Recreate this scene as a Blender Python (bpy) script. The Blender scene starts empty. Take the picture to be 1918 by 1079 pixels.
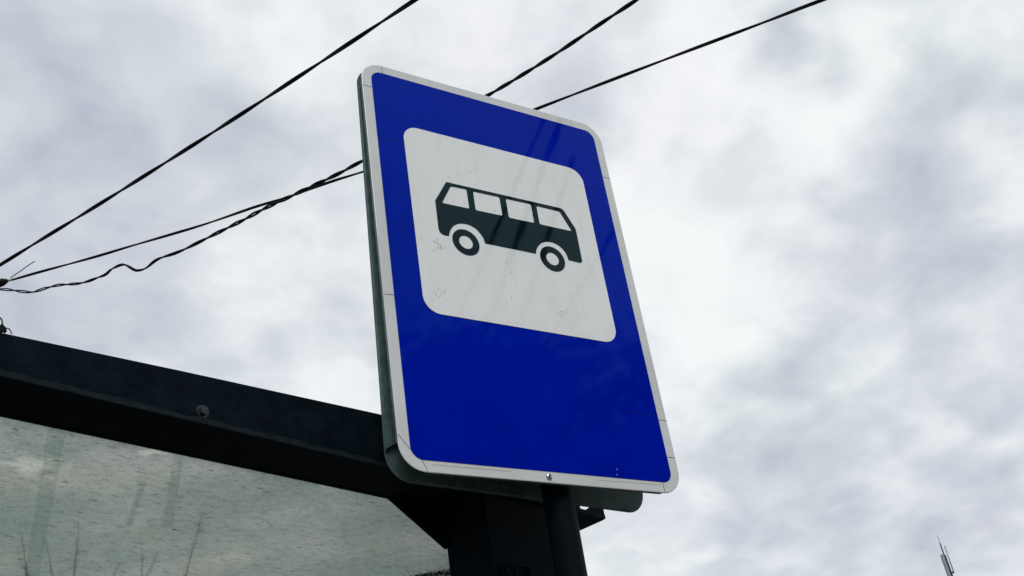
import bpy, bmesh, math, random
import numpy as np
from mathutils import Vector, Matrix
from mathutils.geometry import tessellate_polygon
random.seed(7)
sc = bpy.context.scene
C = sc.collection
R = math.radians

# ------------------------------------------------------------------ camera, sky, sun, exposure
Z0 = 2.911                                   # height of the middle of the sign above the ground
RW = np.array([[0.84916582, 0.15909966, 0.50359181],
               [-0.50846168, 0.50406859, 0.69812719],
               [-0.14277302, -0.84888288, 0.5089339]])      # columns: right, down, forward
CAM = np.array([-1.31448701, -1.79354554, -1.36149958 + Z0])
FPX, PW, PH = 2121.874, 1918.0, 1079.0
cd = bpy.data.cameras.new('camera')
cam = bpy.data.objects.new('camera', cd); C.objects.link(cam)
cd.sensor_width = 36.0; cd.lens = FPX / PW * 36.0
cd.clip_start = 0.05; cd.clip_end = 6000
M = Matrix(((RW[0, 0], -RW[0, 1], -RW[0, 2], CAM[0]),
            (RW[1, 0], -RW[1, 1], -RW[1, 2], CAM[1]),
            (RW[2, 0], -RW[2, 1], -RW[2, 2], CAM[2]), (0, 0, 0, 1)))
cam.matrix_world = M
sc.camera = cam

def ray(x, y):
    d = RW @ np.array([(x - PW / 2) / FPX, (y - PH / 2) / FPX, 1.0])
    return d / np.linalg.norm(d)

SUN_EL, SUN_AZ = 48.0, 248.0                 # azimuth from +X, counter-clockwise: behind the photographer
sun_dir = Vector((math.cos(R(SUN_EL)) * math.cos(R(SUN_AZ)), math.cos(R(SUN_EL)) * math.sin(R(SUN_AZ)), math.sin(R(SUN_EL))))
sl = bpy.data.lights.new('sun', 'SUN'); sl.energy = 1.5; sl.angle = R(28); sl.color = (1.0, 0.985, 0.96)
so = bpy.data.objects.new('sun', sl); C.objects.link(so)
so.rotation_euler = sun_dir.to_track_quat('Z', 'Y').to_euler()

sc.view_settings.view_transform = 'Standard'
sc.view_settings.look = 'None'
sc.view_settings.exposure = 0.0
sc.view_settings.gamma = 1.0
sc.view_settings.use_curve_mapping = False
sc.render.engine = 'CYCLES'
sc.cycles.max_bounces = 10
sc.cycles.use_denoising = True

world = bpy.data.worlds.new('World'); sc.world = world
world.use_nodes = True
wt = world.node_tree; wt.nodes.clear()
def wn(t, **k):
    n = wt.nodes.new(t)
    for a, b in k.items(): setattr(n, a, b)
    return n
def wmath(op, a, b=None, c=None, clamp=False):
    n = wn('ShaderNodeMath', operation=op); n.use_clamp = clamp
    for i, v in enumerate((a, b, c)):
        if v is None: continue
        if isinstance(v, (int, float)): n.inputs[i].default_value = v
        else: wt.links.new(v, n.inputs[i])
    return n.outputs[0]
tc = wn('ShaderNodeTexCoord')
DIR = tc.outputs['Generated']
# the cloud layer lies on a plane overhead: project the direction on it
sep = wn('ShaderNodeSeparateXYZ'); wt.links.new(DIR, sep.inputs[0])
zz = wmath('ADD', wmath('MAXIMUM', sep.outputs[2], 0.0), 0.32)
cx = wmath('DIVIDE', sep.outputs[0], zz); cy = wmath('DIVIDE', sep.outputs[1], zz)
comb = wn('ShaderNodeCombineXYZ'); wt.links.new(cx, comb.inputs[0]); wt.links.new(cy, comb.inputs[1])
def wnoise(vec, scale, detail=5, rough=0.5, dist=0.0, off=(0, 0, 0)):
    mp = wn('ShaderNodeMapping'); mp.inputs['Location'].default_value = off
    wt.links.new(vec, mp.inputs[0])
    n = wn('ShaderNodeTexNoise'); n.inputs['Scale'].default_value = scale
    n.inputs['Detail'].default_value = detail; n.inputs['Roughness'].default_value = rough
    n.inputs['Distortion'].default_value = dist
    wt.links.new(mp.outputs[0], n.inputs['Vector']); return n
CL = comb.outputs[0]
# ragged edges: push the direction about with noise before the big masses are read
nd = wnoise(CL, 3.6, 6, 0.56, 0.0, (3.1, 1.7, 0))
sub = wn('ShaderNodeVectorMath', operation='SUBTRACT'); wt.links.new(nd.outputs['Color'], sub.inputs[0]); sub.inputs[1].default_value = (0.5, 0.5, 0.5)
scl = wn('ShaderNodeVectorMath', operation='SCALE'); wt.links.new(sub.outputs[0], scl.inputs[0]); scl.inputs['Scale'].default_value = 0.19
addv = wn('ShaderNodeVectorMath', operation='ADD'); wt.links.new(DIR, addv.inputs[0]); wt.links.new(scl.outputs[0], addv.inputs[1])
nrm = wn('ShaderNodeVectorMath', operation='NORMALIZE'); wt.links.new(addv.outputs[0], nrm.inputs[0])
WD = nrm.outputs[0]
# (x, y, radius) as seen from the stop, brightness of that mass of cloud
MASSES = [
    (120, 240, 330, -.20), (60, 420, 220, -.12), (430, 230, 120, -.08), (180, 640, 240, -.08), (610, 610, 110, -.10),
    (330, 80, 150, .12), (640, 50, 160, .16), (560, 140, 60, .10), (330, 385, 55, .18), (480, 520, 95, .24), (395, 590, 70, .12),
    (630, 705, 75, .24), (960, 40, 140, .14), (860, 100, 80, .08),
    (1290, 90, 150, .22), (1180, 300, 110, .08), (1400, 60, 100, .16), (1600, 170, 110, .22), (1690, 60, 90, .16), (1500, 290, 80, .10),
    (1240, 470, 170, .24), (1370, 430, 80, .08), (1330, 640, 110, .20), (1500, 640, 60, .14), (1285, 740, 70, .18), (1880, 310, 80, .22), (1890, 30, 80, .18),
    (1640, 715, 55, .16), (1735, 840, 55, .22), (1450, 790, 50, .15), (1240, 980, 90, .10), (1800, 640, 70, .10), (1290, 900, 70, .08),
    (1465, 80, 42, -.52), (1400, 115, 45, -.22), (1560, 130, 50, -.26), (1800, 110, 90, -.16), (1770, 270, 120, -.15), (1480, 410, 80, -.08), (1220, 190, 60, -.07),
    (1700, 460, 150, -.10), (1640, 590, 110, -.10), (1560, 740, 100, -.12), (1480, 870, 150, -.16), (1700, 950, 170, -.14), (1870, 480, 90, -.09), (1880, 780, 110, -.10), (1400, 1040, 110, -.08),
]
acc = None
for (x, y, r, b) in MASSES:
    d = ray(x, y); th = r / FPX * 1.15
    dt = wn('ShaderNodeVectorMath', operation='DOT_PRODUCT'); wt.links.new(WD, dt.inputs[0]); dt.inputs[1].default_value = tuple(d)
    mr = wn('ShaderNodeMapRange', interpolation_type='LINEAR'); wt.links.new(dt.outputs['Value'], mr.inputs[0])
    mr.inputs[1].default_value = math.cos(th * 1.6); mr.inputs[2].default_value = 1.0
    mr.inputs[3].default_value = 0.0; mr.inputs[4].default_value = 1.0
    g = wmath('MULTIPLY', mr.outputs[0], mr.outputs[0])
    acc = wmath('MULTIPLY', g, b * (1.05 if b > 0 else 1.0)) if acc is None else wmath('MULTIPLY_ADD', g, b * (1.05 if b > 0 else 1.0), acc)
n1 = wnoise(CL, 3.6, 8, 0.52, 0.0, (0.4, 2.2, 0))
n2 = wnoise(CL, 12.0, 7, 0.5, 0.3, (5.0, 1.0, 0))
n4 = wnoise(CL, 6.0, 6, 0.5, 0.2, (2.0, 7.0, 0))
v = wmath('MULTIPLY_ADD', n1.outputs[0], 0.42, acc)
v = wmath('MULTIPLY_ADD', n2.outputs[0], 0.78, v)
v = wmath('MULTIPLY_ADD', n4.outputs[0], 0.74, v)
v = wmath('ADD', v, -0.395)
ramp = wn('ShaderNodeValToRGB'); wt.links.new(v, ramp.inputs[0])
cr = ramp.color_ramp
cr.elements[0].position = 0.02; cr.elements[0].color = (0.42, 0.47, 0.58, 1)
cr.elements[1].position = 0.95; cr.elements[1].color = (0.965, 0.975, 0.985, 1)
for p, c_ in ((0.22, (0.56, 0.60, 0.672, 1)), (0.45, (0.675, 0.715, 0.762, 1)), (0.62, (0.785, 0.82, 0.855, 1)), (0.78, (0.90, 0.92, 0.94, 1))):
    e = cr.elements.new(p); e.color = c_
# faint lilac and green tints wandering through the cloud
n3 = wnoise(CL, 3.0, 3, 0.5, 0, (9, 4, 0))
tint = wn('ShaderNodeValToRGB'); wt.links.new(n3.outputs[0], tint.inputs[0])
tint.color_ramp.elements[0].position = 0.35; tint.color_ramp.elements[0].color = (1.006, 0.992, 1.004, 1)
tint.color_ramp.elements[1].position = 0.65; tint.color_ramp.elements[1].color = (0.985, 1.006, 0.99, 1)
mulc = wn('ShaderNodeMix', data_type='RGBA', blend_type='MULTIPLY'); mulc.inputs['Factor'].default_value = 1.0
wt.links.new(ramp.outputs[0], mulc.inputs['A']); wt.links.new(tint.outputs[0], mulc.inputs['B'])
sky = wn('ShaderNodeTexSky', sky_type='NISHITA'); sky.sun_disc = False
sky.sun_elevation = R(SUN_EL); sky.sun_rotation = R(90 - SUN_AZ)
bg1 = wn('ShaderNodeBackground'); wt.links.new(sky.outputs[0], bg1.inputs[0]); bg1.inputs[1].default_value = 0.1
bg2 = wn('ShaderNodeBackground'); wt.links.new(mulc.outputs['Result'], bg2.inputs[0]); bg2.inputs[1].default_value = 1.0
mix = wn('ShaderNodeMixShader'); mix.inputs[0].default_value = 0.95
wt.links.new(bg1.outputs[0], mix.inputs[1]); wt.links.new(bg2.outputs[0], mix.inputs[2])
out = wn('ShaderNodeOutputWorld'); wt.links.new(mix.outputs[0], out.inputs[0])

# ------------------------------------------------------------------ helpers
def on_plane(x, y, n, p0):
    n = np.array(n, float); d = ray(x, y)
    return CAM + d * (n @ (np.array(p0, float) - CAM)) / (n @ d)
def sgn(x, y):                                # a point on the sign face, in sign coordinates (x, z)
    p = on_plane(x, y, (0, 1, 0), (0, 0, 0)); return (p[0], p[2] - Z0)
def link(name, bm, mats, parent=None, smooth=False, recalc=True):
    if recalc: bmesh.ops.recalc_face_normals(bm, faces=bm.faces[:])
    me = bpy.data.meshes.new(name); bm.to_mesh(me); bm.free()
    for m in (mats if isinstance(mats, (list, tuple)) else [mats]): me.materials.append(m)
    if smooth:
        for p in me.polygons: p.use_smooth = True
    o = bpy.data.objects.new(name, me); C.objects.link(o)
    if parent is not None:
        o.parent = parent
        off = Vector((0, 0, 0)); q = parent
        while q is not None: off += Vector(q.location); q = q.parent
        o.data.transform(Matrix.Translation(-off))
    return o
def thing(name, label, cat, loc=(0, 0, 0), group=None):
    o = bpy.data.objects.new(name, None); C.objects.link(o); o.location = loc
    o['label'] = label; o['category'] = cat
    if group: o['group'] = group
    return o
def tag(o, label, cat, group=None, kind=None):
    if label: o['label'] = label
    if cat: o['category'] = cat
    if group: o['group'] = group
    if kind: o['kind'] = kind
    return o
def prism(bm, pts, vec, mi=0):                # polygon (3-D points) pushed along vec
    vec = Vector(vec)
    a = [bm.verts.new(Vector(p)) for p in pts]; b = [bm.verts.new(Vector(p) + vec) for p in pts]
    fs = [bm.faces.new(a), bm.faces.new(b[::-1])]
    k = len(a)
    for i in range(k): fs.append(bm.faces.new((a[i], b[i], b[(i + 1) % k], a[(i + 1) % k])))
    for f in fs: f.material_index = mi
    return fs
def frames(pts):
    pts = [Vector(p) for p in pts]; T = []
    for i in range(len(pts)):
        a = pts[max(i - 1, 0)]; b = pts[min(i + 1, len(pts) - 1)]
        T.append((b - a).normalized())
    up = Vector((0, 0, 1)) if abs(T[0].z) < .9 else Vector((1, 0, 0))
    N = [(up - T[0] * up.dot(T[0])).normalized()]
    for i in range(1, len(pts)):
        v_ = N[-1] - T[i] * N[-1].dot(T[i]); N.append(v_.normalized())
    return pts, T, N
def tube(bm, pts, r, seg=8, mi=0):
    pts, T, N = frames(pts); rr = r if isinstance(r, (list, tuple)) else [r] * len(pts)
    rings = []
    for p, t, n, q in zip(pts, T, N, rr):
        b = t.cross(n)
        rings.append([bm.verts.new(p + (n * math.cos(2 * math.pi * k / seg) + b * math.sin(2 * math.pi * k / seg)) * q) for k in range(seg)])
    for i in range(len(rings) - 1):
        for k in range(seg):
            f = bm.faces.new((rings[i][k], rings[i][(k + 1) % seg], rings[i + 1][(k + 1) % seg], rings[i + 1][k])); f.material_index = mi; f.smooth = True
    for rg, s in ((rings[0], -1), (rings[-1], 1)):
        f = bm.faces.new(rg if s > 0 else rg[::-1]); f.material_index = mi
def box(bm, x0, x1, y0, y1, z0, z1, mi=0):
    return prism(bm, [(x0, y0, z0), (x1, y0, z0), (x1, y1, z0), (x0, y1, z0)], (0, 0, z1 - z0), mi)
def rrect(x0, x1, z0, z1, r, seg=10):
    P = []
    for cx_, cz_, a0 in ((x1 - r, z1 - r, 0), (x0 + r, z1 - r, 90), (x0 + r, z0 + r, 180), (x1 - r, z0 + r, 270)):
        for k in range(seg + 1):
            a = R(a0 + 90 * k / seg); P.append((cx_ + r * math.cos(a), cz_ + r * math.sin(a)))
    return P
def sheet(bm, loops, y, thick, mi=0):         # flat shape with holes in the sign plane; front at y, thickness behind it
    idx = tessellate_polygon([[Vector((a, b, 0)) for a, b in L] for L in loops])
    flat = [p for L in loops for p in L]
    fr = [bm.verts.new((a, y, b + Z0)) for a, b in flat]; bk = [bm.verts.new((a, y + thick, b + Z0)) for a, b in flat]
    for t in idx:
        try:
            bm.faces.new([fr[i] for i in t]).material_index = mi
            bm.faces.new([bk[i] for i in t][::-1]).material_index = mi
        except ValueError: pass
    s = 0
    for L in loops:
        k = len(L)
        for i in range(k):
            bm.faces.new((fr[s + i], fr[s + (i + 1) % k], bk[s + (i + 1) % k], bk[s + i])).material_index = mi
        s += k

# ------------------------------------------------------------------ materials
def mat(name):
    m = bpy.data.materials.new(name); m.use_nodes = True
    nt = m.node_tree; return m, nt, nt.nodes['Principled BSDF']
def mnoise(nt, scale, detail=4, rough=0.5, sc3=(1, 1, 1), rot=(0, 0, 0), coord='Object'):
    t = nt.nodes.new('ShaderNodeTexCoord'); mp = nt.nodes.new('ShaderNodeMapping')
    mp.inputs['Scale'].default_value = sc3; mp.inputs['Rotation'].default_value = rot
    nt.links.new(t.outputs[coord], mp.inputs[0])
    n = nt.nodes.new('ShaderNodeTexNoise'); n.inputs['Scale'].default_value = scale
    n.inputs['Detail'].default_value = detail; n.inputs['Roughness'].default_value = rough
    nt.links.new(mp.outputs[0], n.inputs['Vector']); return n
def mramp(nt, fac, stops, interp='LINEAR'):
    r = nt.nodes.new('ShaderNodeValToRGB'); nt.links.new(fac, r.inputs[0])
    r.color_ramp.interpolation = interp
    e = r.color_ramp.elements
    e[0].position, e[0].color = stops[0][0], (*stops[0][1], 1)
    e[1].position, e[1].color = stops[-1][0], (*stops[-1][1], 1)
    for p, c_ in stops[1:-1]:
        k = e.new(p); k.color = (*c_, 1)
    return r
def bump(nt, bs, h, strength, dist):
    b = nt.nodes.new('ShaderNodeBump'); b.inputs['Strength'].default_value = strength; b.inputs['Distance'].default_value = dist
    nt.links.new(h, b.inputs['Height']); nt.links.new(b.outputs[0], bs.inputs['Normal'])
def film(name, c0, c1, rough=0.03, ior=1.36, tint=(1, 1, 1), dirt=0.3):
    m, nt, bs = mat(name)
    n = mnoise(nt, 6, 6, 0.6)
    r = mramp(nt, n.outputs[0], ((0.3, c0), (0.7, c1)))
    st = mnoise(nt, 1.0, 5, 0.65, (60, 60, 3.0)); sr = mramp(nt, st.outputs[0], ((0.34, (.86, .87, .85)), (0.52, (1, 1, 1))))
    sp = mnoise(nt, 90, 3, 0.7); pr_ = mramp(nt, sp.outputs[0], ((0.24, (.62, .64, .62)), (0.33, (1, 1, 1))))
    o_ = r.outputs[0]
    for k in (sr, pr_):
        x = nt.nodes.new('ShaderNodeMix'); x.data_type = 'RGBA'; x.blend_type = 'MULTIPLY'; x.inputs['Factor'].default_value = dirt
        nt.links.new(o_, x.inputs['A']); nt.links.new(k.outputs[0], x.inputs['B']); o_ = x.outputs['Result']
    nt.links.new(o_, bs.inputs['Base Color'])
    bs.inputs['IOR'].default_value = ior; bs.inputs['Specular Tint'].default_value = (*tint, 1)
    n2_ = mnoise(nt, 9, 5, 0.6)
    rr = mramp(nt, n2_.outputs[0], ((0.35, (rough,) * 3), (0.7, (rough * 2,) * 3))); nt.links.new(rr.outputs[0], bs.inputs['Roughness'])
    h = mnoise(nt, 5, 2, 0.4); bump(nt, bs, h.outputs[0], 0.06, 0.003)
    return m
def metal(name, c0, c1, rough, spec=0.5, scale=30, metallic=0.0, bstr=0.1):
    m, nt, bs = mat(name)
    n = mnoise(nt, scale, 7, 0.65)
    r = mramp(nt, n.outputs[0], ((0.3, c0), (0.7, c1))); nt.links.new(r.outputs[0], bs.inputs['Base Color'])
    bs.inputs['Roughness'].default_value = rough; bs.inputs['Specular IOR Level'].default_value = spec
    bs.inputs['Metallic'].default_value = metallic
    h = mnoise(nt, scale * 3, 5, 0.6); bump(nt, bs, h.outputs[0], bstr, 0.002)
    return m
M_BORDER = film('white reflective border', (0.57, 0.585, 0.575), (0.67, 0.68, 0.675))
M_WHITE = film('white reflective field', (0.73, 0.76, 0.745), (0.79, 0.805, 0.80), ior=1.5)
M_BLUE = film('blue reflective film', (0.0, 0.0075, 0.30), (0.0, 0.011, 0.35), ior=1.19, tint=(.0, .8, 1))
M_BLACK = film('black film', (0.001, 0.0045, 0.006), (0.0015, 0.006, 0.0075), ior=1.34, tint=(.3, .85, 1))
M_SEAM = metal('grimy seam', (0.05, 0.06, 0.055), (0.16, 0.17, 0.16), 0.8, 0.1, 200)
M_BLUESEAM = metal('dark blue seam', (0.0004, 0.004, 0.09), (0.0004, 0.005, 0.13), 0.5, 0.1, 200)
M_SCUFF = metal('grey scuff', (0.16, 0.18, 0.17), (0.5, 0.52, 0.51), 0.8, 0.1, 220)
M_GALV = metal('galvanised sheet', (0.045, 0.088, 0.082), (0.11, 0.165, 0.155), 0.5, 0.14, 45)
M_STEEL = metal('bright screw steel', (0.35, 0.37, 0.38), (0.6, 0.62, 0.62), 0.3, 0.5, 300, metallic=1.0)
M_PAINT = metal('dark blue grey shelter paint', (0.0009, 0.0034, 0.0058), (0.0050, 0.0118, 0.0175), 0.6, 0.035, 22, bstr=0.6)
M_PAINTEDGE = metal('worn paint edge', (0.003, 0.0075, 0.010), (0.015, 0.023, 0.026), 0.7, 0.06, 60, bstr=0.3)
M_POLE = metal('dark pole paint', (0.0006, 0.0022, 0.0036), (0.0022, 0.0056, 0.0085), 0.55, 0.03, 12, bstr=0.15)
M_WIRE = metal('black cable rubber', (0.004, 0.005, 0.005), (0.010, 0.011, 0.010), 0.65, 0.12, 60)
M_TIE = metal('pale tie', (0.5, 0.52, 0.5), (0.7, 0.7, 0.68), 0.6, 0.3, 50)
M_TEAL = metal('thin blue green wire', (0.02, 0.09, 0.10), (0.05, 0.14, 0.15), 0.5, 0.3, 50)
M_MAST = metal('grey antenna plastic', (0.20, 0.24, 0.24), (0.30, 0.34, 0.33), 0.6, 0.3, 3)
M_MASTDARK = metal('dark mast steel', (0.01, 0.022, 0.026), (0.025, 0.045, 0.05), 0.6, 0.2, 3)
M_WOOD = metal('weathered pole wood', (0.06, 0.05, 0.04), (0.13, 0.11, 0.09), 0.9, 0.1, 9, bstr=0.5)
M_TWIG = metal('dry twig', (0.02, 0.018, 0.012), (0.05, 0.04, 0.03), 0.9, 0.1, 60)
M_MOSS = metal('dark moss leaves', (0.012, 0.03, 0.012), (0.05, 0.085, 0.035), 0.9, 0.1, 40)
def asphalt():
    m, nt, bs = mat('grey asphalt')
    n = mnoise(nt, 40, 8, 0.7); r = mramp(nt, n.outputs[0], ((0.3, (0.035, 0.036, 0.038)), (0.7, (0.075, 0.075, 0.076))))
    nt.links.new(r.outputs[0], bs.inputs['Base Color']); bs.inputs['Roughness'].default_value = 0.9
    bump(nt, bs, n.outputs[0], 0.4, 0.01); return m
M_ASPH = asphalt()
M_PAVE = metal('pale concrete paving', (0.085, 0.085, 0.083), (0.14, 0.138, 0.133), 0.9, 0.2, 8, bstr=0.3)

# ------------------------------------------------------------------ ground
bm = bmesh.new(); s_ = 2500
bm.faces.new([bm.verts.new(p) for p in ((-s_, -s_, 0), (s_, -s_, 0), (s_, s_, 0), (-s_, s_, 0))])
tag(link('ground', bm, M_ASPH), None, None, kind='structure')
bm = bmesh.new(); box(bm, -9, 9, -1.1, 4.5, 0.004, 0.14)
bmesh.ops.bevel(bm, geom=bm.edges[:], offset=0.015, segments=2, affect='EDGES')
tag(link('pavement', bm, M_PAVE), None, None, kind='structure')

# ------------------------------------------------------------------ the sign
sign = thing('bus_stop_sign', 'blue bus stop sign with a black bus on white, on a dark pole', 'bus stop sign', (0.044, 0.052, 0.14))
HW, HH, CR = 0.35, 0.525, 0.057
bm = bmesh.new()
outer = rrect(-HW, HW, -HH, HH, CR, 14)
D = 0.009
rings = []
for ins, y in ((0.0016, 0.0), (0.0004, 0.0006), (0.0, 0.0014), (0.0, 0.0022)):
    L = rrect(-HW + ins, HW - ins, -HH + ins, HH - ins, CR - ins, 14)
    rings.append([bm.verts.new((a, y, b + Z0)) for a, b in L])
bm.faces.new(rings[0]); bm.faces.new(rings[-1])
k_ = len(outer)
for a, b in zip(rings[:-1], rings[1:]):
    for i in range(k_): bm.faces.new((a[i], a[(i + 1) % k_], b[(i + 1) % k_], b[i]))
# folded return lips along the four straight sides, corners left open
for f in bm.faces:
    if abs(f.calc_center_median().y - 0) > 0.001: f.material_index = 1
def flange(bm, y0, y1, hw, hh, r, w, mi=0):   # y0, y1: functions of (x, z); wall between them along each straight side, then a return lip
    e = .0004; t = .0014
    def wall(a, b, na, nb):                    # a, b: ends on the edge; na, nb: inner ends of the lip
        ins = Vector((na[0] + nb[0] - a[0] - b[0], na[1] + nb[1] - a[1] - b[1])).normalized() * t
        sg = 1 if y1(0, 0) > y0(0, 0) else -1; cut = .004
        d = Vector((b[0] - a[0], b[1] - a[1])).normalized() * cut
        P = lambda p, y: (p[0], y(p[0], p[1]), p[1] + Z0)
        a2 = (a[0] + d.x, a[1] + d.y); b2 = (b[0] - d.x, b[1] - d.y)
        prism(bm, [P(a, y0), P(b, y0), P(b2, y1), P(a2, y1)], (ins.x, 0, ins.y), mi)
        prism(bm, [(p[0], y1(*p) + sg * .0002, p[1] + Z0) for p in (a2, b2, nb, na)], (0, sg * .0012, 0), mi)
    hw -= e; hh -= e; k = w * .8
    wall((-hw + r, -hh), (hw - r, -hh), (-hw + r + k, -hh + w), (hw - r - k, -hh + w))
    wall((-hw + r, hh), (hw - r, hh), (-hw + r + k, hh - w), (hw - r - k, hh - w))
    wall((-hw, -hh + r), (-hw, hh - r), (-hw + w, -hh + r + k), (-hw + w, hh - r - k))
    wall((hw, -hh + r), (hw, hh - r), (hw - w, -hh + r + k), (hw - w, hh - r - k))
flange(bm, lambda x, z: .0024, lambda x, z: D, HW, HH, CR, .016, 1)
def stroke(bm, pts, w, y, mi):                # a flat line drawn on the sign
    for (a, b) in zip(pts[:-1], pts[1:]):
        d = Vector((b[0] - a[0], b[1] - a[1])); n = Vector((-d.y, d.x)).normalized() * w / 2
        bm.faces.new([bm.verts.new((p.x, y, p.y + Z0)) for p in (Vector(a) - n, Vector(b) - n, Vector(b) + n, Vector(a) + n)]).material_index = mi
BI = 0.0252
for pts in ([(-.293, HH - .001), (-.293, HH - BI)], [(-HW + .001, .447), (-HW + BI, .447)], [(-HW + .001, -.13), (-HW + BI, -.128)],
            [(-HW + .001, -.450), (-HW + BI + .006, -.487)], [(-.302, -HH + BI), (-.291, -HH + .001)], [(HW - BI, .352), (HW - .001, .352)],
            [(HW - BI, -.345), (HW - .001, -.345)], [(HW - BI, -.437), (HW - .001, -.437)], [(.296, -HH + .001), (.296, -HH + BI)],
            [(-.28, -HH + .017), (-.1, -HH + .0175)], [(.12, -HH + .016), (.29, -HH + .0185)]):
    faint = len(pts) == 2 and abs(pts[0][1] - pts[1][1]) < .003 and abs(pts[0][0] - pts[1][0]) > .05
    stroke(bm, pts, 0.0008 if faint else 0.0013, -0.0003, 3 if faint else 2)
panel = link('sign_panel', bm, [M_BORDER, M_GALV, M_SEAM, M_SCUFF], sign, recalc=False)
panel['label'] = 'white rimmed front plate with folded edge'
bm = bmesh.new()
sheet(bm, [rrect(-HW + BI, HW - BI, -HH + BI, HH - BI, 0.027, 10)], -0.0010, 0.0007)
for pts in ([sgn(1135, 641), sgn(1159, 769), sgn(1228, 778.5)], [sgn(708, 258.2), sgn(757, 265)], [sgn(1098, 351), sgn(1130, 355.5)], [sgn(1245, 880), sgn(1247, 902)]):
    stroke(bm, pts, 0.0013, -0.0013, 1)
for pts in ([sgn(1155, 888), sgn(1155.5, 891)], [sgn(1155, 878), sgn(1155.2, 881)]):
    stroke(bm, pts, 0.0008, -0.0013, 2)
link('blue_field', bm, [M_BLUE, M_BLUESEAM, M_BORDER], panel)
bm = bmesh.new()
sheet(bm, [rrect(-0.2565, 0.2548, -0.1578, 0.3522, 0.040, 10)], -0.0019, 0.0007)
for i in range(80):                           # scuffs and specks
    cx_, cy_ = random.choice([(798, 338), (873, 328), (846, 345), (816, 462), (826, 468), (818, 548), (833, 552), (955, 560), (1047, 580), (946, 500), (1005, 300)])
    if random.random() < .25: cx_, cy_ = random.uniform(790, 1120), random.uniform(300, 600)
    a = sgn(cx_ + random.gauss(0, 6), cy_ + random.gauss(0, 8)); an = random.choice((0.2, 1.4, 1.8, 2.9)) + random.gauss(0, .3); L = abs(random.gauss(0.0026, 0.0032)) + .0008
    if not (-.25 < a[0] < .25 and -.15 < a[1] < .345): continue
    b = (a[0] + L * math.cos(an), a[1] + L * math.sin(an)); c_ = (b[0] + L * .6 * math.cos(an + .6), b[1] + L * .6 * math.sin(an + .6))
    stroke(bm, [a, b, c_] if random.random() < .3 else [a, b], random.uniform(.0006, .0016), -0.0021 - i * 1e-6, 1)
link('white_square', bm, [M_WHITE, M_SCUFF], panel)
# the bus: its outline with four window openings, and two ring wheels
Z = lambda P: [sgn(800 + a / 5.1375, 320 + b / 5.1375) for a, b in P]
body = [(178, 113), (1262, 361), (1290, 370), (1312, 392), (1425, 568), (1485, 862), (1487, 876), (1478, 888), (1462, 889), (1355, 863)]
def arch(c, r, a0, a1, n=16): return [(c[0] + r * math.cos(R(a0 + (a1 - a0) * i / n)), c[1] + r * math.sin(R(a0 + (a1 - a0) * i / n))) for i in range(n + 1)]
WL, WR = (-0.1279, 0.0464), (0.1086, 0.0501)
RO, RI = 0.0350, 0.0178
ar = [(1355, 863), (1338, 815), (1308, 768), (1262, 725), (1205, 695), (1145, 687), (1095, 700), (1062, 732), (1045, 770), (1043, 802)]
al = [(553, 703), (537, 655), (502, 602), (460, 560), (405, 528), (340, 513), (285, 517), (242, 543), (216, 583), (205, 632)]
def smooth(P, n=4):
    P = [np.array(p, float) for p in P]; o = []
    for i in range(len(P) - 1):
        p0 = P[max(i - 1, 0)]; p1 = P[i]; p2 = P[i + 1]; p3 = P[min(i + 2, len(P) - 1)]
        for k in range(n):
            t = k / n
            o.append(tuple(.5 * (2 * p1 + (p2 - p0) * t + (2 * p0 - 5 * p1 + 4 * p2 - p3) * t * t + (3 * p1 - p0 - 3 * p2 + p3) * t ** 3)))
    o.append(tuple(P[-1])); return o
outline = body[:-1] + smooth(ar) + smooth(al) + [(165, 625), (135, 612), (115, 590), (105, 560), (73, 290)]
def rpoly(P, r):                              # round the corners of a polygon
    o = []; n = len(P)
    for i in range(n):
        p = np.array(P[i], float); a = np.array(P[i - 1], float) - p; b = np.array(P[(i + 1) % n], float) - p
        a = p + a / np.linalg.norm(a) * r; b = p + b / np.linalg.norm(b) * r
        for k in range(5):
            t = k / 4; o.append(tuple((1 - t) ** 2 * a + 2 * t * (1 - t) * p + t * t * b))
    return o
wins = [[(222, 153), (374, 184), (402, 370), (138, 314)], [(436, 203), (690, 258), (721, 438), (462, 384)],
        [(750, 273), (993, 326), (1026, 507), (782, 456)], [(1045, 342), (1268, 396), (1388, 587), (1078, 519)]]
bm = bmesh.new()
sheet(bm, [Z(outline)] + [Z(rpoly(w, 17)) for w in wins], -0.0028, 0.0006)
for c_ in (WL, WR):
    sheet(bm, [arch(c_, RO, 0, 360, 48)[:-1], arch(c_, RI, 0, 360, 40)[:-1]], -0.0028, 0.0006)
link('bus_symbol', bm, M_BLACK, panel)
# screw in the lower rim
def bolt(bm, c, ax, r, h, sides, mi=0, washer=0):
    ax = Vector(ax).normalized(); t = ax.orthogonal().normalized(); b = ax.cross(t); c = Vector(c)
    if washer:
        prism(bm, [c + (t * math.cos(2 * math.pi * k / 20) + b * math.sin(2 * math.pi * k / 20)) * washer for k in range(20)], ax * h * .25, mi)
        c = c + ax * h * .25
    prism(bm, [c + (t * math.cos(2 * math.pi * k / sides) + b * math.sin(2 * math.pi * k / sides)) * r for k in range(sides)], ax * h, mi)
bm = bmesh.new(); xs, zs = sgn(1028, 893)
prev = None
for q, h in ((0.0072, 0), (0.0072, .0008), (.0062, .003), (.004, .0045)):
    ring = [bm.verts.new((xs + q * math.cos(2 * math.pi * k / 20), -h - .0001, zs + Z0 + q * math.sin(2 * math.pi * k / 20))) for k in range(20)]
    if prev:
        for k in range(20): bm.faces.new((prev[k], prev[(k + 1) % 20], ring[(k + 1) % 20], ring[k]))
    prev = ring
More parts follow.
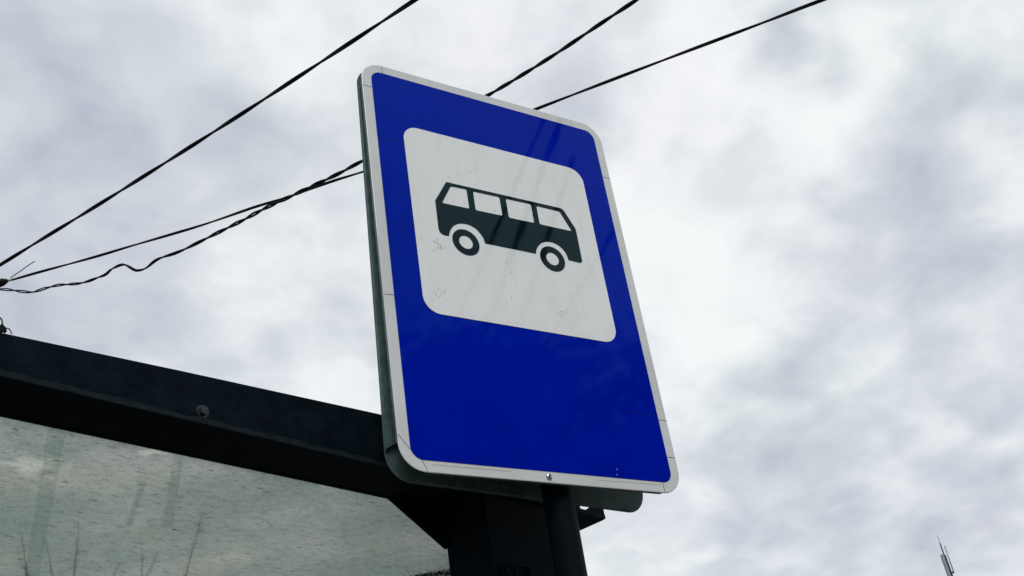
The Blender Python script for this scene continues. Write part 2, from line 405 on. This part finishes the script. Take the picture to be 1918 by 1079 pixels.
inner = [bm.verts.new((xs + .0026 * math.cos(2 * math.pi * k / 20), -.0026, zs + Z0 + .0026 * math.sin(2 * math.pi * k / 20))) for k in range(20)]
for k in range(20): bm.faces.new((prev[k], prev[(k + 1) % 20], inner[(k + 1) % 20], inner[k]))
bm.faces.new(inner).material_index = 1
link('screw', bm, [M_STEEL, M_SEAM], panel)

# second plate, back to back, its bare rear towards us
bm = bmesh.new()
def yb(x, z): return 0.103 + 0.107 * x - 0.0366 * (z + 0.5)
L = rrect(-HW, HW, -HH, HH, CR, 14)
f0 = [bm.verts.new((a, yb(a, b), b + Z0)) for a, b in L]
f1 = [bm.verts.new((a, yb(a, b) - 0.0022, b + Z0)) for a, b in L]
bm.faces.new(f0); bm.faces.new(f1)
k_ = len(L)
for i in range(k_):
    j = (i + 1) % k_
    bm.faces.new((f0[i], f0[j], f1[j], f1[i]))
flange(bm, lambda x, z: yb(x, z) - .0024, lambda x, z: yb(x, z) - .010, HW, HH, CR, .024, 0)
bmesh.ops.translate(bm, verts=bm.verts[:], vec=(.0015, 0, .0065))
bp = link('sign_panel', bm, M_GALV, sign)
bp['label'] = 'bare galvanised rear plate seen from its back'
# pole between the plates and its clamp
px_, py_, pr = 0.0445, 0.052, 0.0325
bm = bmesh.new()
tube(bm, [(px_, py_, 0.14), (px_, py_, Z0 - 0.2)], pr, 40)
link('pole', bm, M_POLE, sign)
# ------------------------------------------------------------------ the shelter
A = R(14.6); U = Vector((math.cos(A), math.sin(A), 0)); N = Vector((-math.sin(A), math.cos(A), 0))
P0 = Vector((-0.35, 0.12, Z0))
SLOPE = -0.0055                               # the frame stands a touch out of level
def S(s, n, z): return P0 + U * s + N * n + Vector((0, 0, z + SLOPE * (s - .02)))
def sbox(bm, s0, s1, n0, n1, z0, z1, mi=0): return prism(bm, [S(s0, n0, z0), S(s1, n0, z0), S(s1, n1, z0), S(s0, n1, z0)], (0, 0, z1 - z0), mi)
shelter = thing('bus_shelter', 'dark blue grey steel bus shelter with a dirty translucent roof beside the sign', 'bus shelter', tuple(S(.37, .066, -Z0 + .14)))
def spt(x, y, n):                              # (s, z) of a picture point on the shelter plane n
    q = Vector(on_plane(x, y, tuple(N), tuple(S(0, n, 0)))) - P0
    return q.dot(U), q.z - SLOPE * (q.dot(U) - .02)
ZB = -0.4610
bm = bmesh.new()
front = [(-3.2, ZB), (0.735, ZB), (0.735, -.40), spt(1106, 950, 0), spt(1090, 959, 0), spt(1086, 948, 0), (0.63, -.336), spt(709, 775.4, 0), spt(340, 694.8, 0), spt(0, 623, 0), (-3.2, spt(0, 623, 0)[1])]
prism(bm, [S(a, 0, b) for a, b in front], N * 0.009)
# rest of the box section: top, rear web, underside
sbox(bm, -3.2, 0.60, 0.009, 0.124, -.405, -.400)
sbox(bm, -3.2, 0.74, 0.124, 0.133, ZB, -.40)
sbox(bm, -3.2, 0.74, 0.009, 0.124, ZB + .001, ZB + .007)
beam = link('beam', bm, M_PAINT, shelter)
bm = bmesh.new()                               # the worn lip along the lower edge
K = 160; rowa = []; rowb = []
for i in range(K + 1):
    s = -3.2 + 3.93 * i / K; h = .0085 + random.gauss(0, .0012)
    rowa.append([bm.verts.new(S(s, nn, z)) for nn, z in ((-.005, ZB - .002), (-.005, ZB + h), (.0, ZB + h + .002), (.0, ZB - .002))])
for a, b in zip(rowa[:-1], rowa[1:]):
    for k in range(4): bm.faces.new((a[k], a[(k + 1) % 4], b[(k + 1) % 4], b[k]))
bm.faces.new(rowa[0]); bm.faces.new(rowa[-1])
link('edge_lip', bm, M_PAINTEDGE, beam)
bs_, bz = spt(378, 772, 0)
for ds in (0, -1.05, -2.1):
    bm = bmesh.new(); bolt(bm, S(bs_ + ds, -.0003, bz), -N, .0088, .008, 6, 0, .0128)
    link('bolt', bm, metal('zinc bolt', (0.006, 0.012, 0.014), (0.03, 0.042, 0.045), 0.3, 0.5, 120) if ds == 0 else bpy.data.materials['zinc bolt'], beam)
# end beam, rear beam, far side beam
bm = bmesh.new(); sbox(bm, .703, .74, .133, 1.9, ZB + .002, -.405); link('end_beam', bm, M_PAINT, shelter)
bm = bmesh.new(); sbox(bm, -3.2, .74, 1.9, 1.98, ZB, -.40); link('rear_beam', bm, M_PAINT, shelter)
bm = bmesh.new(); sbox(bm, -3.2, -3.12, .133, 1.9, ZB + .002, -.405); link('end_beam', bm, M_PAINT, shelter)
# front post by the sign with its corner plates
def post(s0, n0, w=.227):
    bm = bmesh.new(); sbox(bm, s0, s0 + w, n0, n0 + .131, -Z0 + .14, ZB - .0005)
    bmesh.ops.bevel(bm, geom=[e for e in bm.edges if abs((e.verts[0].co - e.verts[1].co).z) > 1], offset=0.008, segments=3, affect='EDGES')
    return link('post', bm, M_PAINT, shelter)
post(.308, .001)
bm = bmesh.new()                               # bent strap ends bolted to the post face
for P, w in ((rrect(963, 990, 1061, 1092, 11, 5), .0045), (rrect(938, 957, 1058, 1080, 8, 5), .0040)):
    q = [spt(x, y, 0) for x, y in P]; q.append(q[0]); q.append(q[1])
    tube(bm, [S(a, -.004, b) for a, b in q], w, 8)
bolt(bm, S(*[(spt(948, 1071, 0)[0]), 0], spt(948, 1071, 0)[1]), -N, .008, .008, 6)
link('strap', bm, M_PAINT, shelter)
post(-3.0, .001)
post(.50, 1.86); post(-3.0, 1.86)
def gusset(s0, s1):
    bm = bmesh.new()
    prism(bm, [S(s0, .120, ZB - .0004), S(s1, .120, ZB - .0004), S(s1, .120, ZB - .093)], N * .012)
    return link('corner_plate', bm, M_PAINT, shelter)
gusset(.152, .3085); gusset(.691, .5345)
gusset(-2.617, -2.7735)
# roof sheet: dirty translucent polycarbonate
ZR = -0.4455
def rpt(x, y):                                 # picture point on the roof sheet -> (s, n)
    q = Vector(on_plane(x, y, (0, 0, 1), tuple(S(0, 0, ZR)))) - P0; return q.dot(U), q.dot(N)
def roofmat():
    m = bpy.data.materials.new('dirty translucent sheet'); m.use_nodes = True
    nt = m.node_tree; nt.nodes.clear()
    def N_(t): return nt.nodes.new(t)
    tcn = N_('ShaderNodeTexCoord')
    def noise(scale, detail, rough, sc3, off=(0, 0, 0), rot=0):
        mp = N_('ShaderNodeMapping'); mp.inputs['Scale'].default_value = sc3; mp.inputs['Location'].default_value = off; mp.inputs['Rotation'].default_value = (0, 0, rot)
        nt.links.new(tcn.outputs['UV'], mp.inputs[0])
        n = N_('ShaderNodeTexNoise'); n.inputs['Scale'].default_value = scale; n.inputs['Detail'].default_value = detail; n.inputs['Roughness'].default_value = rough
        nt.links.new(mp.outputs[0], n.inputs['Vector']); return n.outputs[0]
    def mul(a, b):
        x = N_('ShaderNodeMix'); x.data_type = 'RGBA'; x.blend_type = 'MULTIPLY'; x.inputs['Factor'].default_value = 1
        nt.links.new(a, x.inputs['A']); nt.links.new(b, x.inputs['B']); return x.outputs['Result']
    big = mramp(nt, noise(2.3, 6, .6, (1, 1, 1)), ((0.32, (0.19, 0.243, 0.226)), (0.5, (0.27, 0.308, 0.282)), (0.66, (0.41, 0.418, 0.382))))
    warm = mramp(nt, noise(4.0, 4, .6, (1, 1, 1), (3, 8, 0)), ((0.45, (1, 1, 1)), (0.72, (1.0, 0.955, 0.88))))
    fine = mramp(nt, noise(1.0, 7, .75, (34, 52, 1)), ((0.32, (0.64, 0.68, 0.67)), (0.50, (1, 1, 1)), (0.72, (1.12, 1.12, 1.10))))
    spots = mramp(nt, noise(1.0, 4, .72, (34, 100, 1), (1, 5, 0)), ((0.32, (0.14, 0.18, 0.18)), (0.41, (1, 1, 1))))
    grain = mramp(nt, noise(1.0, 2, .5, (150, 200, 1), (4, 2, 0)), ((0.3, (0.78, 0.80, 0.79)), (0.55, (1, 1, 1))))
    pale = mramp(nt, noise(5.0, 6, .65, (1, 1, 1), (0.1, 0.6, 0)), ((0.64, (1, 1, 1)), (0.73, (1.45, 1.42, 1.38))))
    # pale patches; the leftmost is bright cloud in the sheet, painted into its colour
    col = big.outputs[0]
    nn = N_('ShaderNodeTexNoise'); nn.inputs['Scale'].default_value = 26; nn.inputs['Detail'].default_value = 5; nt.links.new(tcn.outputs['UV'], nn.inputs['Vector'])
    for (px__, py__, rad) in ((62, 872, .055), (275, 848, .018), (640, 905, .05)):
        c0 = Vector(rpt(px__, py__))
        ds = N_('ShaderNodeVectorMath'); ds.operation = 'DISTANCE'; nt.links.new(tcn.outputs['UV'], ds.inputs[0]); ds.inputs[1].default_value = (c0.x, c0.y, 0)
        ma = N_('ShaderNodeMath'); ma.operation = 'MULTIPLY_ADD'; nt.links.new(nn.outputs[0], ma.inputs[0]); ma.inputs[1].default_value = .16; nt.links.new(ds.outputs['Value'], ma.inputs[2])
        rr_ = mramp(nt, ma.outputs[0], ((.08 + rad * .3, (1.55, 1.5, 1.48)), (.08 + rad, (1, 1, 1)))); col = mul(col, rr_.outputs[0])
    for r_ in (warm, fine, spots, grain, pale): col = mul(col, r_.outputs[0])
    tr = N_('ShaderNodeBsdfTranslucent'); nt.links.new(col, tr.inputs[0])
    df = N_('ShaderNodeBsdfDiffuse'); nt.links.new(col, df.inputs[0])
    gl = N_('ShaderNodeBsdfTransparent'); gl.inputs[0].default_value = (0.8, 0.9, 0.86, 1)
    m1 = N_('ShaderNodeMixShader'); m1.inputs[0].default_value = 0.30; nt.links.new(tr.outputs[0], m1.inputs[1]); nt.links.new(df.outputs[0], m1.inputs[2])
    m2 = N_('ShaderNodeMixShader'); m2.inputs[0].default_value = 0.05; nt.links.new(m1.outputs[0], m2.inputs[1]); nt.links.new(gl.outputs[0], m2.inputs[2])
    o = N_('ShaderNodeOutputMaterial'); nt.links.new(m2.outputs[0], o.inputs[0]); return m
ZR = -0.4455
bm = bmesh.new(); uvl = bm.loops.layers.uv.new('UVMap')
NS, NN = 40, 24; G = []
for i in range(NS + 1):
    col_ = []
    for j in range(NN + 1):
        s = -3.115 + (.70 + 3.115) * i / NS; n = .1335 + (1.899 - .1335) * j / NN
        col_.append((bm.verts.new(S(s, n, ZR + .002 * math.sin(s * 5) * math.sin(n * 4))), s, n))
    G.append(col_)
for i in range(NS):
    for j in range(NN):
        q = (G[i][j], G[i + 1][j], G[i + 1][j + 1], G[i][j + 1])
        f = bm.faces.new([a[0] for a in q]); f.smooth = True
        for lp, a in zip(f.loops, q): lp[uvl].uv = (a[1], a[2])
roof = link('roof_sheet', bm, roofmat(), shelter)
# joint strips lying on the sheet
m_, nt_, b_ = mat('milky joint strip'); nt_.nodes.clear()
t_ = nt_.nodes.new('ShaderNodeBsdfTranslucent'); t_.inputs[0].default_value = (0.74, 0.80, 0.78, 1)
g_ = nt_.nodes.new('ShaderNodeBsdfTransparent'); x_ = nt_.nodes.new('ShaderNodeMixShader'); x_.inputs[0].default_value = 0.58
nt_.links.new(t_.outputs[0], x_.inputs[1]); nt_.links.new(g_.outputs[0], x_.inputs[2])
o_ = nt_.nodes.new('ShaderNodeOutputMaterial'); nt_.links.new(x_.outputs[0], o_.inputs[0]); M_STRIP = m_
for (p, q, w) in (((107, 800), (50, 1130), .030), ((335, 850), (312, 985), .020), ((268, 900), (240, 985), .013)):
    bm = bmesh.new(); a = Vector(rpt(*p)); b = Vector(rpt(*q)); d = (b - a).normalized(); n_ = Vector((-d.y, d.x)) * w / 2
    prism(bm, [S(v.x, v.y, ZR + .0035) for v in (a - n_, b - n_, b + n_, a + n_)], (0, 0, .0012))
    link('joint_strip', bm, M_STRIP, roof)

# twigs fallen on the roof, a clump of moss at its corner
TW = [([(380, 958), (372, 990), (360, 1030), (348, 1079), (340, 1110)], .0016), ([(147, 975), (145, 1010), (141, 1050), (135, 1110)], .0016),
      ([(40, 1000), (44, 1040), (49, 1079), (52, 1120)], .0014), ([(85, 1012), (91, 1045), (98, 1079), (103, 1110)], .0014),
      ([(267, 1037), (266, 1060), (262, 1100)], .0013), ([(295, 1033), (288, 1055), (275, 1079), (268, 1100)], .0013), ([(225, 1052), (212, 1079), (205, 1100)], .0013),
      ([(30, 1035), (42, 1060), (50, 1079), (58, 1100)], .0013)]
TWL = ['long thin dry twig on the shelter roof sheet, nearest the sign', 'dry twig on the shelter roof right of the wide joint strip, tallest of that side', 'thin dry twig at the far left end of the shelter roof',
       'dry twig crossing the wide joint strip on the shelter roof', 'short upright twig lying in the middle of the shelter roof', 'slanting twig on the shelter roof beside the short upright one',
       'very short slanting twig low on the shelter roof near its middle', 'short bent twig beside the far left twig on the shelter roof']
for (P, rr), lb in zip(TW, TWL):
    bm = bmesh.new(); pts = smooth(P, 6)
    pts = [S(*rpt(x + random.gauss(0, .8), y), ZR + .004 + rr) for x, y in pts]
    k_ = len(pts); tube(bm, pts, [rr * (.45 + .75 * i / k_) for i in range(k_)], 6)
    for j in range(2 if k_ > 12 else 0):
        i = random.randrange(2, k_ - 3); d = (pts[i - 1] - pts[i + 1]).normalized(); sd = random.choice((-1, 1))
        e = pts[i] + d * .03 + Vector((sd * .008, sd * .004, .0))
        tube(bm, [pts[i], (pts[i] + e) / 2, e], [rr * .6, rr * .5, rr * .3], 5)
    tag(link('twig', bm, M_TWIG), lb, 'twig', 'twigs fallen on the shelter roof')
bm = bmesh.new()
for i in range(2600):
    x = random.uniform(742, 842); y = 1062 + (842 - x) * .17 + random.expovariate(1 / 16.)
    if random.random() < .10: y -= random.expovariate(1 / 5.)
    q = rpt(x, y)
    if q[0] > .70: continue
    c_ = S(q[0], q[1], ZR - .001 - abs(random.gauss(0, .004)))
    a = Vector([random.gauss(0, 1) for _ in range(3)]).normalized(); b = a.orthogonal().normalized(); l = random.uniform(.002, .006)
    bm.faces.new([bm.verts.new(v_) for v_ in (c_ - a * l, c_ + b * l * .35, c_ + a * l, c_ - b * l * .35)])
tag(link('moss', bm, M_MOSS, recalc=False), 'dark green moss clump in the roof corner beside the shelter post', 'moss', None, 'stuff')

# knotted wire on the beam
wt_ = thing('wire_tie', 'small knot of dark wire with curled ends on top of the shelter beam', 'wire tie', tuple(S(-.745, .0, -.388)))
def bp_(x, y, n=.004): a = spt(x, y, n); return S(a[0], n, a[1])
bm = bmesh.new()
tube(bm, [bp_(x, y) for x, y in smooth([(-16, 622), (-10, 606), (-4, 596), (1, 596), (4, 602), (4, 609)], 5)], .0012, 6)
tube(bm, [bp_(x, y) for x, y in smooth([(10, 616), (15, 615), (19, 619), (22, 626)], 5)], .0010, 6)
link('wire_end', bm, M_WIRE, wt_)
bm = bmesh.new()
prism(bm, [bp_(x, y, .002) for x, y in ((-4, 622), (-3, 612), (1, 610), (4, 605), (8, 610), (12, 614), (13, 621), (10, 619), (6, 621), (2, 620))], N * .008)
link('knot', bm, M_WIRE, wt_)

# ------------------------------------------------------------------ overhead cables
def cablepts(P, d0, d1, sub=6, noise=0):       # inverse distance runs evenly along a straight wire
    P = smooth(P, sub) if sub > 1 else P
    x0, x1 = P[0][0], P[-1][0]; o = []
    for x, y in P:
        t = (x - x0) / (x1 - x0); d = 1 / ((1 - t) / d0 + t / d1)
        o.append(Vector(CAM + ray(x, y) * d))
    e = (o[-1] - o[-4]).normalized(); o.append(o[-1] + e * 14 + Vector((0, 0, .5)))   # on over the road
    return o
def resample(P, step):
    o = [P[0]]; carry = 0
    for a, b in zip(P[:-1], P[1:]):
        L = (b - a).length; t = step - carry
        while t < L: o.append(a + (b - a) * (t / L)); t += step
        carry = (carry + L) % step
    return o
def strands(P, r, off, pitch, step=.03, ph=0, loose=0, nst=2):
    P = resample(P, step); pts, T, NN_ = frames(P); out_ = []
    for k in range(nst):
        q = []
        for i, (p, t, n) in enumerate(zip(pts, T, NN_)):
            a = ph + 2 * math.pi * (i * step / pitch + k / nst) + (.35 if not loose else 1.1) * math.sin(i * step * 1.7) + (0 if not loose else .8 * math.sin(i * step * 4.1 + 1)); b = t.cross(n)
            o = off * (1 + loose * (.5 + .5 * math.sin(i * step * 2.3 + ph)) * (.5 + .5 * math.sin(i * step * .9)))
            q.append(p + (n * math.cos(a) + b * math.sin(a)) * o)
        out_.append(q)
    return out_
def cable(name_lbl, P, r, off, pitch, ph=0, loose=0, extra=None):
    bm = bmesh.new()
    for q in strands(P, r, off, pitch, .025, ph, loose): k_ = len(q); tube(bm, q, [r * (1 + (extra or 0) * min(i / k_ * 7, 1)) for i in range(k_)], 7)
    return tag(link('overhead_cable', bm, M_WIRE), name_lbl, 'cable', 'overhead cables')
A_ = [(-420, 763), (-200, 622), (26.7, 480), (200, 373.8), (400.5, 247), (565, 140), (780, -2), (1000, -150), (1300, -360)]
cable('twisted black cable crossing the sky left of the sign, clear of the others', cablepts(A_, 9.3, 4.6), .0064, .0050, .8, 0.4)
zb = lambda L, s, ox, oy: [(ox + a / s, oy + b / s) for a, b in L]
B_ = zb([(-160, 722), (-60, 733), (0, 738), (60, 742), (130, 752), (180, 752), (250, 730), (320, 715), (400, 710), (460, 698), (520, 675), (560, 660), (590, 632), (650, 607), (690, 625), (720, 640), (770, 628), (810, 595), (850, 572), (920, 550), (990, 520), (1080, 475), (1160, 435), (1290, 370), (1400, 310), (1540, 245), (1650, 193), (1790, 127), (1905, 65)], 2.8206, 0, 280) \
    + [(790, 245), (915, 178), (1030, 108), (1115, 51), (1192, 0), (1420, -150)]
cable('kinked black cable pair that dips and wriggles at its left end, passing behind the sign', cablepts(B_, 9.0, 5.4, 3), .0043, .0045, .30, 1.2, .8, .6)
bm = bmesh.new()                               # a third strand swells the pair near the sign and above it
C_ = zb([(-160, 760), (0, 703), (60, 690), (200, 650), (500, 568), (700, 508), (900, 450), (1060, 402), (1200, 355), (1350, 303), (1540, 245), (1640, 208), (1780, 160), (1910, 120)], 2.8206, 0, 280) \
    + [(840, 270), (1005, 204), (1250, 110), (1425.5, 44), (1543, -1), (1800, -95)]
cable('single taut black cable with a clamp at its left end, passing behind the sign', cablepts(C_, 9.0, 5.6), .0062, .0034, 1.1, 0.2)
bm.free()
# dead-end clamp, tie and loose wire at the left end of that cable
def cp(x, y, d=8.6): return Vector(CAM + ray(x, y) * d)
cl = thing('cable_clamp', 'black dead end clamp with a pale tie gripping the taut cable at the left edge', 'cable clamp', tuple(cp(2, 530)))
bm = bmesh.new(); tube(bm, [cp(-40, 545), cp(-12, 535), cp(-2, 531), cp(6, 528), cp(10, 527), cp(15, 525)], [.012, .018, .029, .027, .02, .010], 12)
link('clamp_body', bm, M_WIRE, cl)
bm = bmesh.new(); tube(bm, [cp(14, 525.4), cp(18, 524.2), cp(21, 523)], [.009, .0115, .008], 10); link('tie', bm, M_TIE, cl)
bm = bmesh.new(); tube(bm, [cp(18, 523), cp(22, 519), cp(42, 505), cp(62, 491), cp(66, 490.3)], .0036, 6); link('loose_wire', bm, M_TEAL, cl)
# wooden pole just outside the picture that carries the cables
pb = cp(-62, 548, 9.05)
up = thing('utility_pole', 'weathered wooden utility pole that carries the cables left of the shelter', 'utility pole', (pb.x, pb.y + .15, 0))
bm = bmesh.new(); tube(bm, [(pb.x, pb.y + .15, 0), (pb.x, pb.y + .15, 4), (pb.x, pb.y + .15, pb.z + .5)], [.15, .13, .11], 20); link('shaft', bm, M_WOOD, up)
# two service wires behind the photographer, seen only as dim streaks mirrored in the sign
camM = CAM * np.array([1, -1, 1])
def mirror_wire(p, q, h, r, label, pitch, t0=-.12, t1=2.4):
    def hit(a):
        s = on_plane(*a, (0, 1, 0), (0, 0, 0)); d = s - camM
        return Vector(camM + d * (h - camM[2]) / d[2])
    a, b = hit(p), hit(q); P = [a + (b - a) * t for t in np.linspace(t0, t1, 30)]
    bm = bmesh.new()
    for qq in strands(P, r, r * .9, pitch, .04): tube(bm, qq, r, 7)
    return tag(link('overhead_cable', bm, M_WIRE), label, 'cable', 'overhead cables')
mirror_wire((1046, 236), (918, 592), Z0 + 2.6, .0125, 'thick black cable behind the viewer, mirrored as the darker streak in the sign', .6)
mirror_wire((1062, 330), (988, 565), Z0 + 2.7, .0095, 'thinner black cable behind the viewer, mirrored as the fainter streak in the sign', .5)

# ------------------------------------------------------------------ trees across the road, behind the photographer (mirrored in the lower sign)
def tree(x, y, h, rad, label, seed):
    rnd = random.Random(seed); t = thing('tree', label, 'tree', (x, y, 0), 'trees across the road')
    bm = bmesh.new(); tube(bm, [(x, y, 0), (x + .1, y, h * .3), (x - .1, y + .1, h * .62), (x, y, h * .9)], [.24, .19, .11, .03], 12)
    tips = []
    for i in range(16):
        a = rnd.uniform(0, 6.28); z = h * rnd.uniform(.25, .75); L = rad * rnd.uniform(.5, .95) * (1.15 - z / h * .6)
        e = (x + L * math.cos(a), y + L * math.sin(a), z + L * rnd.uniform(.35, .8)); tips.append(e)
        tube(bm, [(x, y, z), ((x * .5 + e[0] * .5), (y * .5 + e[1] * .5), z + (e[2] - z) * .4), e], [.07, .045, .015], 6)
    link('trunk', bm, M_WOOD, t)
    bm = bmesh.new()
    for i in range(260):
        e = Vector(rnd.choice(tips)) if i % 3 else Vector((x, y, h * rnd.uniform(.55, .97)))
        e += Vector((rnd.gauss(0, .8), rnd.gauss(0, .7), rnd.gauss(0, .7)))
        for j in range(42):
            p = e + Vector((rnd.gauss(0, .42), rnd.gauss(0, .42), rnd.gauss(0, .36)))
            a = Vector((rnd.gauss(0, 1), rnd.gauss(0, 1), rnd.gauss(0, .6))).normalized(); b = a.orthogonal().normalized(); l = rnd.uniform(.10, .22)
            bm.faces.new([bm.verts.new(q) for q in (p - a * l, p + b * l * .5, p + a * l, p - b * l * .5)])
    link('crown', bm, M_LEAF, t, recalc=False)
M_LEAF = metal('dull green leaves', (0.02, 0.04, 0.012), (0.06, 0.10, 0.03), 0.8, 0.2, 3)
for args in ((5.6, -13.6, 10.5, 3.4, 'leftmost leafy tree across the road, mirrored low in the sign', 1), (9.9, -14.8, 11.8, 3.8, 'tallest leafy tree across the road, mirrored low in the sign', 2),
             (14.4, -14.2, 12.3, 4.4, 'rightmost leafy tree across the road, mirrored low in the sign', 3)): tree(*args)

# ------------------------------------------------------------------ antenna mast far off
def mp_(x, y, d=70.0):
    r_ = ray(x, y); h = math.hypot(r_[0], r_[1]); return Vector(CAM + r_ * (d / h))
base = mp_(1782, 1079)
mast = thing('antenna_mast', 'slender far off antenna mast with a grey panel aerial and whip at lower right', 'antenna mast', (base.x, base.y, 0))
top = mp_(1767, 1037)
bm = bmesh.new(); tube(bm, [(base.x, base.y, 0), (base.x, base.y, base.z - 2), (base.x, base.y, top.z - .1)], [.35, .12, .09], 12); link('mast_pole', bm, M_MASTDARK, mast)
ux = Vector((RW[0, 0], RW[1, 0], 0)).normalized(); uy = Vector((-ux.y, ux.x, 0))
bx_, by_ = base.x, base.y
def mb(dx, dy, z0, z1, r, seg=10, r2=None):
    c_ = Vector((bx_, by_, 0)) + ux * dx + uy * dy
    bm = bmesh.new(); tube(bm, [c_ + Vector((0, 0, z0)), c_ + Vector((0, 0, z1))], [r, r if r2 is None else r2], seg); return bm
zt = top.z
bm = bmesh.new(); c_ = Vector((bx_, by_, 0)) - ux * .10
prism(bm, [c_ + ux * a + uy * b + Vector((0, 0, zt - 2.6)) for a, b in ((-.13, -.09), (.07, -.11), (.07, .05), (-.13, .05))], (0, 0, 2.55))
bmesh.ops.bevel(bm, geom=bm.edges[:], offset=.03, segments=2, affect='EDGES')
link('panel_aerial', bm, M_MAST, mast)
link('whip', mb(.0, 0, zt - .1, zt + .62, .035, 8), M_MASTDARK, mast)
link('whip_tip', mb(.0, 0, zt + .62, zt + 1.15, .014, 6, .008), M_MASTDARK, mast)
link('side_rod', mb(.19, -.05, zt - 1.2, zt + .42, .032, 8), M_MAST, mast)
bm = bmesh.new(); c_ = Vector((bx_, by_, zt - 1.15)); tube(bm, [c_, c_ + ux * .22 - uy * .05], .05, 8); link('bracket', bm, M_MASTDARK, mast)
